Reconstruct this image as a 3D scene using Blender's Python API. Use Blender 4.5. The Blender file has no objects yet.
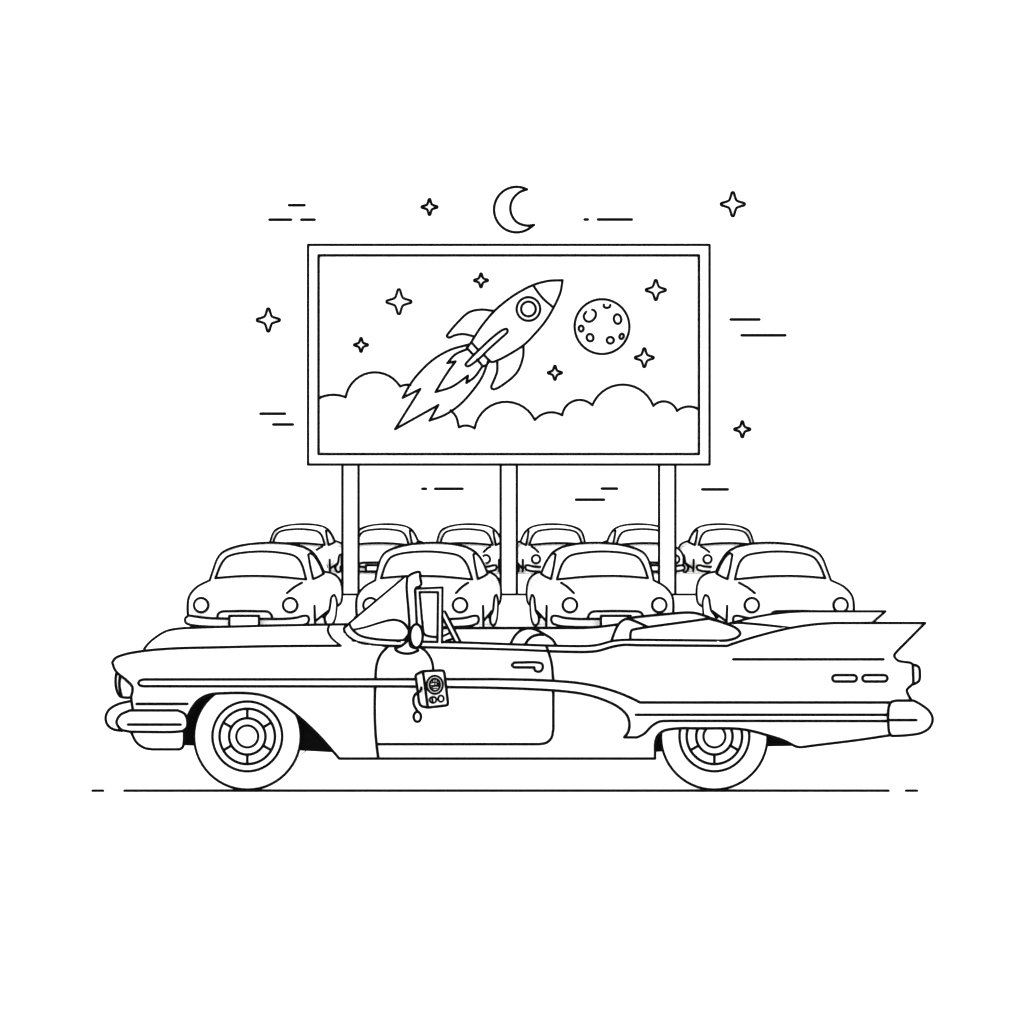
import bpy, bmesh, math
from mathutils import Vector
from mathutils.geometry import tessellate_polygon
from mathutils.bvhtree import BVHTree

# ------------------------------------------------------------------ camera, sky, exposure
scene = bpy.context.scene
F = 2530.0          # focal length in pixels of the 1024 px picture
H = 1.87            # eye height
cam_data = bpy.data.cameras.new("camera")
cam_data.sensor_width = 36.0
cam_data.sensor_fit = 'HORIZONTAL'
cam_data.lens = F * 36.0 / 1024.0
cam_data.clip_start = 0.1
cam_data.clip_end = 4000.0
cam = bpy.data.objects.new("camera", cam_data)
cam.location = (0, 0, H)
cam.rotation_euler = (math.radians(90), 0, 0)
scene.collection.objects.link(cam)
scene.camera = cam

world = bpy.data.worlds.new("World")
scene.world = world
world.use_nodes = True
bg = world.node_tree.nodes["Background"]
bg.inputs["Color"].default_value = (1.0, 1.0, 1.0, 1.0)      # blank overcast white sky
bg.inputs["Strength"].default_value = 1.0

scene.view_settings.view_transform = 'Standard'
scene.view_settings.look = 'None'
scene.view_settings.gamma = 1.0
scene.view_settings.exposure = 1.0
scene.cycles.max_bounces = 48
scene.cycles.diffuse_bounces = 48
scene.cycles.use_denoising = True
scene.cycles.denoiser = 'OPENIMAGEDENOISE'
scene.cycles.denoising_input_passes = 'RGB_ALBEDO_NORMAL'

# ------------------------------------------------------------------ materials
def material(name, col, scale, amount):
    m = bpy.data.materials.new(name)
    m.use_nodes = True
    nt = m.node_tree
    b = nt.nodes["Principled BSDF"]
    b.inputs["Roughness"].default_value = 1.0
    b.inputs["Specular IOR Level"].default_value = 0.0
    n = nt.nodes.new("ShaderNodeTexNoise")
    n.inputs["Scale"].default_value = scale
    r = nt.nodes.new("ShaderNodeValToRGB")
    r.color_ramp.elements[0].color = (col[0] - amount, col[1] - amount, col[2] - amount, 1)
    r.color_ramp.elements[1].color = (col[0], col[1], col[2], 1)
    nt.links.new(n.outputs["Fac"], r.inputs["Fac"])
    nt.links.new(r.outputs["Color"], b.inputs["Base Color"])
    return m

WHITE = material("white_paint", (0.99, 0.99, 0.99), 3.0, 0.008)
GROUND = material("white_ground", (0.99, 0.99, 0.99), 0.5, 0.008)
BLACK = material("black_ink", (0.004, 0.004, 0.004), 20.0, 0.002)
W, K = 0, 1

# ------------------------------------------------------------------ helpers
def P(px, py, d):
    """the point at distance d from the camera's plane seen at (px, py)"""
    return Vector(((px - 512.0) * d / F, d, H - (py - 512.0) * d / F))

def smooth(pts, n=8, closed=False):
    """Catmull-Rom through 2-D or 3-D points"""
    pts = [tuple(p) for p in pts]
    m = len(pts)
    out = []
    segs = m if closed else m - 1
    for i in range(segs):
        def g(k):
            if closed:
                return pts[k % m]
            if k < 0:
                return tuple(2 * a - b for a, b in zip(pts[0], pts[1]))
            if k >= m:
                return tuple(2 * a - b for a, b in zip(pts[-1], pts[-2]))
            return pts[k]
        p0, p1, p2, p3 = g(i - 1), g(i), g(i + 1), g(i + 2)
        def knot(a, b):
            return max(1e-6, sum((x - y) ** 2 for x, y in zip(a, b)) ** 0.25)
        t0 = 0.0; t1 = t0 + knot(p0, p1); t2 = t1 + knot(p1, p2); t3 = t2 + knot(p2, p3)
        for k in range(n):
            t = t1 + (t2 - t1) * k / n
            def mix(a, b, ta, tb):
                return tuple(x * (tb - t) / (tb - ta) + y * (t - ta) / (tb - ta) for x, y in zip(a, b))
            a1 = mix(p0, p1, t0, t1); a2 = mix(p1, p2, t1, t2); a3 = mix(p2, p3, t2, t3)
            b1 = mix(a1, a2, t0, t2); b2 = mix(a2, a3, t1, t3)
            out.append(mix(b1, b2, t1, t2))
    if not closed:
        out.append(pts[-1])
    return out

def path(*runs, n=8):
    """runs of points, each run smoothed, joined at corners"""
    out = []
    for r in runs:
        s = smooth(r, n) if len(r) > 2 else [tuple(p) for p in r]
        if out and max(abs(a - b) for a, b in zip(out[-1], s[0])) < 1e-6:
            s = s[1:]
        out += s
    return out

def ellipse(cx, cy, rx, ry, n=40, a0=0, a1=360, rot=0.0):
    full = abs(a1 - a0) >= 360
    k = n if full else n + 1
    c, s = math.cos(math.radians(rot)), math.sin(math.radians(rot))
    out = []
    for i in range(k):
        a = math.radians(a0 + (a1 - a0) * i / n)
        x, y = rx * math.cos(a), -ry * math.sin(a)
        out.append((cx + x * c + y * s, cy - x * s + y * c))
    return out

def hump(a, m, b, n=14):
    """a circular arc from a over m to b"""
    ax, ay = a; mx, my = m; bx_, by = b
    dd = 2 * (ax * (my - by) + mx * (by - ay) + bx_ * (ay - my))
    ux = ((ax**2 + ay**2) * (my - by) + (mx**2 + my**2) * (by - ay) + (bx_**2 + by**2) * (ay - my)) / dd
    uy = ((ax**2 + ay**2) * (bx_ - mx) + (mx**2 + my**2) * (ax - bx_) + (bx_**2 + by**2) * (mx - ax)) / dd
    r = math.hypot(ax - ux, ay - uy)
    a0 = math.atan2(ay - uy, ax - ux); am = math.atan2(my - uy, mx - ux); a1 = math.atan2(by - uy, bx_ - ux)
    while am < a0: am += 2 * math.pi
    while a1 < am: a1 += 2 * math.pi
    return [(ux + r * math.cos(a0 + (a1 - a0) * i / n), uy + r * math.sin(a0 + (a1 - a0) * i / n)) for i in range(n + 1)]

def densify(pts, step, closed=False):
    out = []
    m = len(pts)
    for i in range(m if closed else m - 1):
        a, b = pts[i], pts[(i + 1) % m]
        L = math.dist(a, b)
        k = max(1, int(L / step))
        for j in range(k):
            t = j / k
            out.append(tuple(x + (y - x) * t for x, y in zip(a, b)))
    if not closed:
        out.append(tuple(pts[-1]))
    return out

class Mesh:
    def __init__(self):
        self.v, self.f, self.m = [], [], []
    def add(self, verts, faces, mat):
        b = len(self.v)
        self.v += [Vector(p) for p in verts]
        self.f += [tuple(b + i for i in q) for q in faces]
        self.m += [mat] * len(faces)
    def prism(self, front, back, mat=W):
        """closed 3-D loops of equal length, capped and walled"""
        n = len(front)
        tri = tessellate_polygon([[Vector((p[0], p[2], 0)) for p in front]])
        faces = [t for t in tri] + [tuple(n + i for i in reversed(t)) for t in tri]
        faces += [(i, (i + 1) % n, n + (i + 1) % n, n + i) for i in range(n)]
        self.add(list(front) + list(back), faces, mat)
    def grid(self, rows, mat=W, close=False):
        n = len(rows[0])
        faces = []
        for i in range(len(rows) - 1):
            for j in range(n if close else n - 1):
                faces.append((i * n + j, i * n + (j + 1) % n, (i + 1) * n + (j + 1) % n, (i + 1) * n + j))
        self.add([p for r in rows for p in r], faces, mat)
    def fan(self, loop, mat=W):
        c = sum((Vector(p) for p in loop), Vector()) / len(loop)
        n = len(loop)
        self.add(list(loop) + [c], [(i, (i + 1) % n, n) for i in range(n)], mat)
    def ball(self, c, r, mat=K):
        c = Vector(c)
        vs = [c + Vector((0, 0, r))]
        for a in (45, 90, 135):
            for k in range(8):
                vs.append(c + r * Vector((math.sin(math.radians(a)) * math.cos(k * math.pi / 4),
                                          math.sin(math.radians(a)) * math.sin(k * math.pi / 4),
                                          math.cos(math.radians(a)))))
        vs.append(c - Vector((0, 0, r)))
        fs = []
        for k in range(8):
            j = (k + 1) % 8
            fs.append((0, 1 + k, 1 + j))
            fs.append((25, 17 + j, 17 + k))
            for b in (1, 9):
                fs.append((b + k, b + 8 + k, b + 8 + j, b + j))
        self.add(vs, fs, mat)
    def tube(self, pts, r, closed=False, mat=K, sides=8):
        pts = [Vector(p) for p in pts]
        clean = [pts[0]]
        for p in pts[1:]:
            if (p - clean[-1]).length > 1e-5:
                clean.append(p)
        if closed and (clean[0] - clean[-1]).length < 1e-5:
            clean.pop()
        pts = clean
        n = len(pts)
        if n < 2:
            return
        if closed:                     # start the loop at a sharp corner if it has one
            best, bi = 0.0, None
            for i in range(n):
                a = (pts[i] - pts[i - 1]).angle(pts[(i + 1) % n] - pts[i], 0)
                if a > best:
                    best, bi = a, i
            if best > math.radians(35):
                pts = pts[bi:] + pts[:bi + 1]
                self.tube(pts, r, False, mat, sides)
                return
        runs, cur = [], [pts[0]]
        for i in range(1, n if not closed else n):
            cur.append(pts[i])
            if not closed and 0 < i < n - 1:
                if (pts[i] - pts[i - 1]).angle(pts[i + 1] - pts[i], 0) > math.radians(35):
                    runs.append(cur)
                    cur = [pts[i]]
        runs.append(cur)
        for run in runs:
            m = len(run)
            tang = []
            for i in range(m):
                if closed:
                    t = run[(i + 1) % m] - run[i - 1]
                else:
                    t = run[min(i + 1, m - 1)] - run[max(i - 1, 0)]
                tang.append(t.normalized())
            up = Vector((0, 1, 0))
            if abs(tang[0].dot(up)) > 0.9:
                up = Vector((0, 0, 1))
            nrm = (up - tang[0] * up.dot(tang[0])).normalized()
            rings = []
            for i in range(m):
                nrm = nrm - tang[i] * nrm.dot(tang[i])
                if nrm.length < 1e-6:
                    nrm = tang[i].orthogonal()
                nrm.normalize()
                bi = tang[i].cross(nrm)
                rings.append([run[i] + r * (math.cos(2 * math.pi * k / sides) * nrm + math.sin(2 * math.pi * k / sides) * bi)
                              for k in range(sides)])
            if closed:
                rings.append(rings[0])
            self.grid(rings, mat, True)
            if not closed:
                self.ball(run[0], r, mat)
                self.ball(run[-1], r, mat)
    def bvh(self):
        fs = [f for f, m in zip(self.f, self.m) if m == W]
        return BVHTree.FromPolygons(self.v, fs)
    def build(self, name, parent=None, xf=None, white=None):
        me = bpy.data.meshes.new(name)
        vs = self.v
        if parent is not None:
            o0 = Vector(parent.get("_org", (0, 0, 0)))
            vs = [p - o0 for p in vs]
        if xf:
            vs = [xf(p) for p in vs]
        me.from_pydata([tuple(p) for p in vs], [], self.f)
        me.materials.append(white or WHITE)
        me.materials.append(BLACK)
        for p, m in zip(me.polygons, self.m):
            p.material_index = m
        bm = bmesh.new(); bm.from_mesh(me)
        bmesh.ops.recalc_face_normals(bm, faces=bm.faces)
        bm.to_mesh(me); bm.free()
        me.update()
        ob = bpy.data.objects.new(name, me)
        scene.collection.objects.link(ob)
        if parent is not None:
            ob.parent = parent
        return ob

def thing(name, loc, label, cat, group=None):
    o = bpy.data.objects.new(name, None)
    o.empty_display_size = 0.2
    o.location = loc
    o["_org"] = tuple(loc)
    o["label"] = label
    o["category"] = cat
    if group:
        o["group"] = group
    scene.collection.objects.link(o)
    return o

def sub(mesh, name, part, root):
    """a sub-part: parented to a part that sits at the root's origin"""
    o = mesh.build(name, root)
    o.parent = part
    return o

def hit(bvh, px, py):
    d = P(px, py, 1.0) - Vector((0, 0, H))
    r = bvh.ray_cast(Vector((0, 0, H)), d.normalized())
    return r[0]

def drape(bvh, pts, default_d, closed=False, step=2.0, lift=0.003, lo=0.0, hi=1e9, even=0):
    """lay a drawn line on the surface that carries it"""
    pts = densify(pts, step, closed)
    ys = []
    for p in pts:
        h = hit(bvh, p[0], p[1])
        ys.append(h.y - lift if h is not None and lo < h.y < hi else None)
    known = [i for i, y in enumerate(ys) if y is not None]
    ys = [(ys[min(known, key=lambda k: abs(k - i))] if known else default_d) if y is None else y for i, y in enumerate(ys)]
    if even:
        n = len(ys)
        ys = [sum(ys[max(0, i - even):i + even + 1]) / len(ys[max(0, i - even):i + even + 1]) for i in range(n)]
    return [P(p[0], p[1], y) for p, y in zip(pts, ys)]

# ------------------------------------------------------------------ ground and its black ground line, thin tubes laid on it
g = Mesh()
g.add([(-1500, -60, 0), (1500, -60, 0), (1500, 3000, 0), (-1500, 3000, 0)], [(0, 1, 2, 3)], W)
o = g.build("ground", white=GROUND); o["kind"] = "structure"

for x0, x1 in ((91.5, 104.2), (123.5, 889.5), (905.0, 918.0)):
    m = Mesh()
    a = (x0 + 1 - 512) * 16.9 / F; b = (x1 - 1 - 512) * 16.9 / F
    m.tube([(a, 16.90, 0.0085), (b, 16.90, 0.0085)], 0.0100)
    o = m.build("ground_line"); o["kind"] = "structure"

# ------------------------------------------------------------------ the convertible
D0, WID = 17.0, 1.95
YC = D0 + WID / 2
LR = 1.5 / F          # line radius per metre of distance
R0 = LR * D0

def bulge(z):
    return 0.06 * ((z - 0.6) / 0.4) ** 2

def S(px, py, off=-0.002):
    """a point on the near flank"""
    d = D0
    for _ in range(4):
        d = D0 + bulge(P(px, py, d).z) + off
    return P(px, py, d)

def mirror(p):
    return Vector((p[0], 2 * YC - p[1], p[2]))

def slab(mesh, poly, off, thick, both=False):
    """a panel that follows the flank's curve"""
    bm = bmesh.new()
    pts = [S(x, y, off) for x, y in poly]
    fr = [bm.verts.new((p.x, 0, p.z)) for p in pts]
    bk = [bm.verts.new((p.x, 1, p.z)) for p in pts]
    n = len(pts)
    tri = tessellate_polygon([[Vector((p.x, p.z, 0)) for p in pts]])
    for t in tri:
        try:
            bm.faces.new([fr[i] for i in t]); bm.faces.new([bk[i] for i in reversed(t)])
        except ValueError:
            pass
    for i in range(n):
        j = (i + 1) % n
        bm.faces.new([fr[i], fr[j], bk[j], bk[i]])
    z = 0.25
    while z < 1.12:
        bmesh.ops.bisect_plane(bm, geom=bm.verts[:] + bm.edges[:] + bm.faces[:], plane_co=(0, 0, z), plane_no=(0, 0, 1))
        z += 0.06
    bm.verts.index_update()
    vs = [Vector((v.co.x, D0 + bulge(v.co.z) + off + (thick if v.co.y > 0.5 else 0), v.co.z)) for v in bm.verts]
    fs = [[v.index for v in f.verts] for f in bm.faces]
    mesh.add(vs, fs, W)
    if both:
        mesh.add([mirror(v) for v in vs], fs, W)
    bm.free()

def line(mesh, pts, off=-0.002, closed=False, both=False, r=R0, step=4, far_lift=0.0):
    pts = densify(pts, step, closed)
    q = [S(x, y, off) for x, y in pts]
    mesh.tube(q, r, closed)
    if both:
        mesh.tube([mirror(p) - Vector((0, far_lift, 0)) for p in q], r, closed)

ORG = Vector(((418 - 512) / 148.8, YC, 0))
car = thing("convertible_car", ORG, "long open-topped convertible with tail fins parked side-on across the foreground, roof folded down", "car")

nose_top = smooth([(112.2, 662.5), (115.2, 658.2), (124.9, 654.3), (144.5, 650.8), (173.7, 648.4), (216.7, 647.3), (275.3, 646.1), (340.6, 645.7)])
belt = path([(421.5, 647.3), (458.6, 648.2), (517.2, 649.8), (560, 651.6), (589.3, 651.8), (599.1, 650.6), (610.8, 647.2), (622.5, 645.0), (640, 645.2)],
            [(640, 645.2), (727, 645.9)],
            [(727, 645.9), (740, 641.4), (759.5, 635.5), (788.8, 628.3), (814.2, 624.4), (833.8, 623)],
            [(833.8, 623), (925.2, 623)],
            [(925.2, 623), (897.2, 651.2)], [(897.2, 651.2), (894.3, 655.7), (898.2, 660.5), (910.9, 662.9), (912.8, 664.5)],
            [(912.8, 664.5), (913.4, 683)], [(913.4, 683), (911.9, 685), (907, 689.8), (908.5, 695), (911.9, 700.6)])
rear_low = path([(911.9, 700.6), (905, 733)], [(890.4, 735.3), (857.2, 740.2), (814.2, 745.5), (800, 747.2), (795.7, 746.5)])
rear_arch = smooth([(795.7, 746.5), (783, 740.2), (767.3, 735.2), (750, 730.6), (735.8, 728.7), (700, 728.4), (677.2, 728.5), (663.5, 730.9), (657.7, 735.7), (655.3, 742.6), (655.1, 752.3)])
front_arch = smooth([(339.2, 758.6), (333.8, 752.3), (318.1, 734.8), (298.6, 716.6), (283, 704.8), (265.5, 696.3), (249.9, 693.4), (226.5, 693.2), (209, 694.7), (199, 699.6), (192.3, 707.4), (187.4, 717.2)])
valance = path([(187.4, 717.2), (184.3, 731)], [(184.3, 731), (183.8, 743), (182.5, 747.5), (179.6, 749.4)], [(179.6, 749.4), (152.3, 749.4)],
               [(152.3, 749.4), (144.5, 748), (136.6, 742.6), (131.2, 732.8)])
nose_low = path([(131.2, 732.8), (132.7, 709.4)], [(132.7, 709.4), (131.6, 702), (131.2, 696.7), (132.3, 691.8), (132.3, 686.9), (126.9, 680.6), (117.1, 672.7), (114.2, 668.4), (112.2, 662.5)])
profile = nose_top + belt + rear_low[1:] + rear_arch[1:] + [(655.1, 758.6)] + front_arch + valance[1:] + nose_low[1:-1]

body = Mesh()
slab(body, profile, 0.0, 0.12, both=True)
# chassis block between the flanks, with the cockpit floor let in
blk = [(124, 662), (145, 656), (345, 652), (346, 715), (725, 715), (727, 646.5), (800, 634), (890, 640), (890, 705), (905, 708), (905, 738), (140, 738)]
body.prism([Vector(((x - 512) * D0 / F, D0 + 0.12, H - (y - 512) * D0 / F)) for x, y in blk],
           [Vector(((x - 512) * D0 / F, D0 + WID - 0.12, H - (y - 512) * D0 / F)) for x, y in blk])

# crowned hood and rear deck
def crown(mesh, crest, edge_z, factors, nose=False):
    ys = [-0.855, -0.50, -0.22, 0, 0.22, 0.50, 0.855]
    x0 = min(c.x for c in crest)
    rows = []
    for i, y in enumerate(ys):
        row = []
        for c in crest:
            zb = edge_z(c.x)
            sx = 0.75 * min(abs(y), 0.5) ** 2 * max(0, 1 - (c.x - x0) / 0.9) if nose else 0
            row.append(Vector((c.x + sx, YC + y, zb + (c.z - zb) * factors[abs(i - 3)])))
        rows.append(row)
    mesh.grid(rows)
    for k in (0, -1):
        mesh.add([r[k] for r in rows] + [Vector((r[k].x, r[k].y, 0.5)) for r in rows],
                 [(i, i + 1, 8 + i, 7 + i) for i in range(6)], W)

bx = [S(x, y) for x, y in nose_top] + [S(x, y) for x, y in belt if x < 850]
def belt_z(x):
    for a, b in zip(bx, bx[1:]):
        if a.x <= x <= b.x and b.x > a.x:
            return a.z + (b.z - a.z) * (x - a.x) / (b.x - a.x) - 0.004
    return bx[-1].z
hood_px = smooth([(145.0, 650.2), (149, 644.8), (154.2, 640), (165.9, 632.6), (177.7, 630.0), (197.2, 628.9), (236.3, 627.8), (275.3, 626.8), (348.5, 625.5)])
hood = Mesh()
crest = [P(x, y, YC) for x, y in hood_px]
crown(hood, crest, belt_z, [1, 0.84, 0.40, 0.0], True)
hood.tube([c + Vector((-0.006 * max(0, 1 - i / 24), 0, 0.0085)) for i, c in enumerate(crest)], LR * YC)
deck = Mesh()
deck_px = smooth([(737, 624.0), (742, 624.3), (759.5, 625.8), (785.9, 628.7), (840, 636), (878, 642)])
dcrest = [P(x, y, YC) for x, y in deck_px]
crown(deck, dcrest, lambda x: 1.0, [1, 0.8, 0.4, 0.0])
deck.tube([P(733.6, 623.2, YC)] + [c + Vector((0, 0, 0.009)) for c in dcrest], LR * YC)

line(body, nose_top, both=True)
line(body, belt)
far_fin = [mirror(S(x, y)) + Vector((-0.032, -0.15, 0.016)) for x, y in densify([p for p in belt if p[0] > 727], 4)]
tip = max(range(len(far_fin)), key=lambda i: far_fin[i].x)
body.grid([far_fin[:tip], [p + Vector((0, 0.02, -0.04)) for p in far_fin[:tip]]])
body.tube(far_fin, R0)
line(body, rear_low[1:], both=True)
line(body, rear_arch + [(655.1, 758.6)] + front_arch + valance, both=True)
line(body, nose_low, both=True)
line(body, [(733.2, 659.3), (883.5, 659.3)])
line(body, [(136.6, 703.9), (187.4, 703.9)])
body_ob = body.build("body", car)
# hood shut line and the fender seam, laid on hood and flank
bt = Mesh(); bt.v = body.v + hood.v; n0 = len(body.v)
bt.f = body.f + [tuple(i + n0 for i in f) for f in hood.f]; bt.m = body.m + hood.m
top_bvh = bt.bvh()
hood.tube(drape(top_bvh, smooth([(328.9, 625.8), (327.9, 630.3), (330.8, 637.1), (335, 641.5), (340.6, 645.7)]), YC), R0)
hood.build("hood", car)
deck.build("boot_lid", car)

# cowl moulding under the windscreen
cowl = Mesh()
outer = smooth([(347.8, 625.2), (344.1, 629), (345.7, 634.5), (354.6, 641.3), (368.3, 645), (384.7, 646.5), (402, 646.8)])
inner = smooth([(349.4, 624.6), (353.2, 630.4), (360.1, 635.9), (373.7, 639.3), (388, 640.6), (399.7, 640.9)])
for ln in (outer,):
    cowl.tube([p + Vector((0, 0, R0 * 0.6)) for p in drape(top_bvh, ln, 17.3, lift=0.014)], R0)
cowl.build("cowl_moulding", car)

# black sheets behind the tyres stand in for the shade inside the wells
for nm, poly in (("wheel_well_shade", [(182, 700), (200, 688), (270, 688), (345, 753.2), (300, 750.6), (240, 747), (182, 745.5)]),
                 ("wheel_well_shade", [(650, 752.3), (652, 724), (765, 724), (800, 746), (768, 746.6), (700, 750)])):
    m = Mesh()
    f = [P(x, y, D0 + 0.07) for x, y in poly]
    m.prism(f, [p + Vector((0, 0.01, 0)) for p in f], K)
    m.build(nm, car)
    m.v = [mirror(p) for p in m.v]
    m.build(nm, car)

# wheels
def disc(mesh, c, r, y0, y1, mat=W, n=56):
    a = [Vector((c.x + r * math.cos(2 * math.pi * i / n), y0, c.z + r * math.sin(2 * math.pi * i / n))) for i in range(n)]
    b = [Vector((p.x, y1, p.z)) for p in a]
    mesh.fan(a, mat); mesh.fan(b, mat); mesh.grid([a, b], mat, True)
def circ(mesh, c, r, y, w, n=56):
    mesh.tube([Vector((c.x + r * math.cos(2 * math.pi * i / n), y, c.z + r * math.sin(2 * math.pi * i / n))) for i in range(n)], w, True)
def make_wheel(cx, far):
    d = D0 + 0.05
    s = F / d
    c = P(cx, 736.3, d)
    fl = mirror if far else (lambda p: p)
    ty, rim = Mesh(), Mesh()
    disc(ty, c, 53.3 / s, d, d + 0.2)
    ty.grid([[Vector((c.x + r / s * math.cos(a * math.pi / 28), y, c.z + r / s * math.sin(a * math.pi / 28))) for a in range(56)]
             for r, y in ((34.8, d - 0.004), (45, d - 0.012), (53.3, d + 0.004))], W, True)
    circ(ty, c, 53.3 / s, d + 0.002, R0)
    circ(ty, c, 34.8 / s, d - 0.006, R0)
    disc(rim, c, 33.5 / s, d - 0.008, d + 0.1)
    for r in (27.7, 18.2, 10.8):
        circ(rim, c, r / s, d - 0.008, R0)
    disc(rim, c, 10.8 / s, d - 0.012, d)
    for k in range(6):
        a = math.radians(30 + 60 * k)
        rim.tube([Vector((c.x + r / s * math.cos(a), d - 0.008, c.z + r / s * math.sin(a))) for r in (18.2, 27.7)], R0)
    for mm in (ty, rim):
        mm.v = [fl(p) for p in mm.v]
    t = ty.build("wheel", car)
    sub(rim, "rim", t, car)
for cx in (247.4, 714.3):
    make_wheel(cx, False); make_wheel(cx, True)

# door with its handle
door = Mesh()
door_poly = path([(387.5, 647.6), (380.6, 654.7), (376.7, 664.5), (375.5, 679.1), (374.8, 700), (375.0, 722), (376.5, 744.1)],
                 [(376.5, 744.1), (539.6, 744.1)], [(539.6, 744.1), (546.5, 742.6), (551.4, 737.8), (553.3, 728.9)], [(553.3, 728.9), (553.3, 681.1)],
                 [(553.3, 681.1), (551.4, 662.5), (547.6, 650.3)], [(547.6, 650.3), (517.2, 649.8), (458.6, 648.2), (421.5, 647.3)])
slab(door, door_poly, -0.005, 0.02)
line(door, path([(387.5, 646.9), (380.6, 654.7), (376.7, 664.5), (375.5, 679.1), (374.8, 700), (375.0, 722), (376.5, 744.1), (378.3, 758.2)]), -0.006)
line(door, path([(376.5, 744.1), (539.6, 744.1)], [(539.6, 744.1), (546.5, 742.6), (551.4, 737.8), (553.3, 728.9)], [(553.3, 728.9), (553.3, 681.1)], [(553.3, 681.1), (551.4, 662.5), (546.5, 646.2)]), -0.006)
door_ob = door.build("door", car)
hd = Mesh()
hpts = path([(514, 662.6), (538, 662.6), (542, 664), (542.8, 667.5), (541, 670.8), (537.7, 671.7), (534.8, 670), (534.4, 667.4)],
            [(534.4, 667.4), (514.3, 667.4)], [(514.3, 667.4), (511.9, 665.2), (514, 662.6)])
slab(hd, hpts[:-1], -0.03, 0.03)
line(hd, hpts[:-1], -0.03, True, step=2)
sub(hd, "handle", door_ob, car)

# side trim spear
trim = Mesh()
t_top = path([(138.2, 683), (140, 680.6), (144, 679.5)], [(144, 679.5), (497.7, 679.2)], [(497.7, 679.2), (536.7, 680.1), (560, 681.3), (579.5, 683.2), (599.1, 686.9), (618.6, 692.8), (632.3, 698.6), (640.1, 702.5)], [(640.1, 702.5), (889.4, 702.5)])
t_low = path([(889.4, 721), (669.4, 720.8)], [(669.4, 720.8), (659.6, 721.5), (651.8, 726), (644, 733.8), (637.1, 737.3)], [(637.1, 737.3), (624.1, 737.3)],
             [(624.1, 737.3), (627.8, 732.8), (629.5, 725), (627.4, 716), (618.6, 707.2), (603, 699.6), (583.4, 694), (560, 690.9), (536.7, 689.4), (497.7, 687.9), (444.9, 687), (400, 686.4)],
             [(400, 686.4), (144, 686.2)], [(144, 686.2), (140, 685.4), (138.2, 683)])
slab(trim, t_top + t_low[:-1], -0.02, 0.022)
line(trim, t_top, -0.02); line(trim, t_low, -0.02)
line(trim, [(635.8, 714.8), (889, 714.8)], -0.02)
trim.build("side_trim", car)

# fin vents
for x0, x1 in ((832.4, 856.8), (862.5, 887.4)):
    m = Mesh()
    pill = ellipse(x1 - 3.2, 678.3, 3.2, 3.2, 10, -90, 90) + ellipse(x0 + 3.2, 678.3, 3.2, 3.2, 10, 90, 270)
    slab(m, pill, -0.008, 0.02)
    line(m, pill, -0.008, True, step=2)
    m.build("fin_vent", car)

# bumpers
def profile_part(name, poly, d, thick, lines=(), far=True, r=None):
    m = Mesh()
    f = [P(x, y, d) for x, y in poly]
    b = [p + Vector((0, thick, 0)) for p in f]
    m.prism(f, b)
    m.tube(f, r or LR * d, True)
    for ln in lines:
        m.tube([P(x, y, d - 0.003) for x, y in ln], LR * d)
    if far:
        m2 = list(m.v); fs = list(m.f); ms = list(m.m); n = len(m2)
        m.v += [mirror(p) for p in m2]; m.f += [tuple(i + n for i in q) for q in fs]; m.m += ms
    return m
pill = path([(129.8, 710.4), (177.7, 710.4)], [(177.7, 710.4), (184.5, 713.8), (187.4, 721.1), (186.4, 727.9), (182.5, 731)],
            [(182.5, 731), (175, 731.9), (129.8, 731.8)], [(129.8, 731.8), (121, 729.3), (116.5, 722.5), (120, 715.2), (129.8, 710.4)])[:-1]
fb = profile_part("bumper", pill, D0 - 0.03, 0.06, [[(127.9, 724.6), (180.6, 724.6)]])
mid = path([(138, 699.8), (129.8, 701.2), (117.1, 704.5), (108.6, 710.2), (105.6, 717.4), (107.3, 724.6), (113.2, 729.3), (122, 730.9)], [(122, 730.9), (138, 731)])
f = [P(x, y, D0 + 0.04) for x, y in mid]
bk = [mirror(p) for p in f]
fb.prism(f, bk); fb.tube(f[:-1], R0); fb.tube(bk[:-1], R0)
fb.build("front_bumper", car)
rb_poly = path([(888, 717.2), (888.8, 707.4), (891.2, 702.2), (896.3, 700.6)], [(896.3, 700.6), (913.8, 700.6)],
               [(913.8, 700.6), (920, 703.9), (929.4, 711.3), (932.7, 719.1), (929.6, 727.6), (921.6, 732.8), (908, 735.2), (892, 736.1)],
               [(892, 736.1), (889.4, 732.8), (888, 717.2)])[:-1]
rb = profile_part("bumper", rb_poly, D0 - 0.03, WID + 0.06, [[(890.4, 720.1), (916.4, 720.1)]], far=False)
rb.build("rear_bumper", car)
# lights
hl = smooth([(117.1, 672.4), (115.5, 681), (116.6, 690), (120, 696.3), (125, 697.6), (131.0, 696.9), (133, 688), (126, 680)], closed=True)
m = profile_part("headlight", hl, D0 + 0.06, 0.2, [smooth([(120, 675.2), (119.4, 685.9), (121.4, 696.1)])], far=False)
m.build("headlight", car)
m2 = profile_part("headlight", hl, D0 + 0.06, 0.2, far=False); m2.v = [mirror(p) for p in m2.v]; m2.build("headlight", car)
tl = path([(912.8, 664.5), (916.4, 665.4), (918.8, 667.2), (919.9, 670.5)], [(919.9, 670.5), (920.0, 677.6)], [(920.0, 677.6), (919, 681), (916.5, 683), (913.4, 684.4)], [(913.4, 684.4), (912.8, 664.5)])[:-1]
m = profile_part("tail_light", tl, D0 + 0.05, 0.18, far=False); m.build("tail_light", car)
m2 = profile_part("tail_light", tl, D0 + 0.05, 0.18, far=False); m2.v = [mirror(p) for p in m2.v]; m2.build("tail_light", car)

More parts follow.
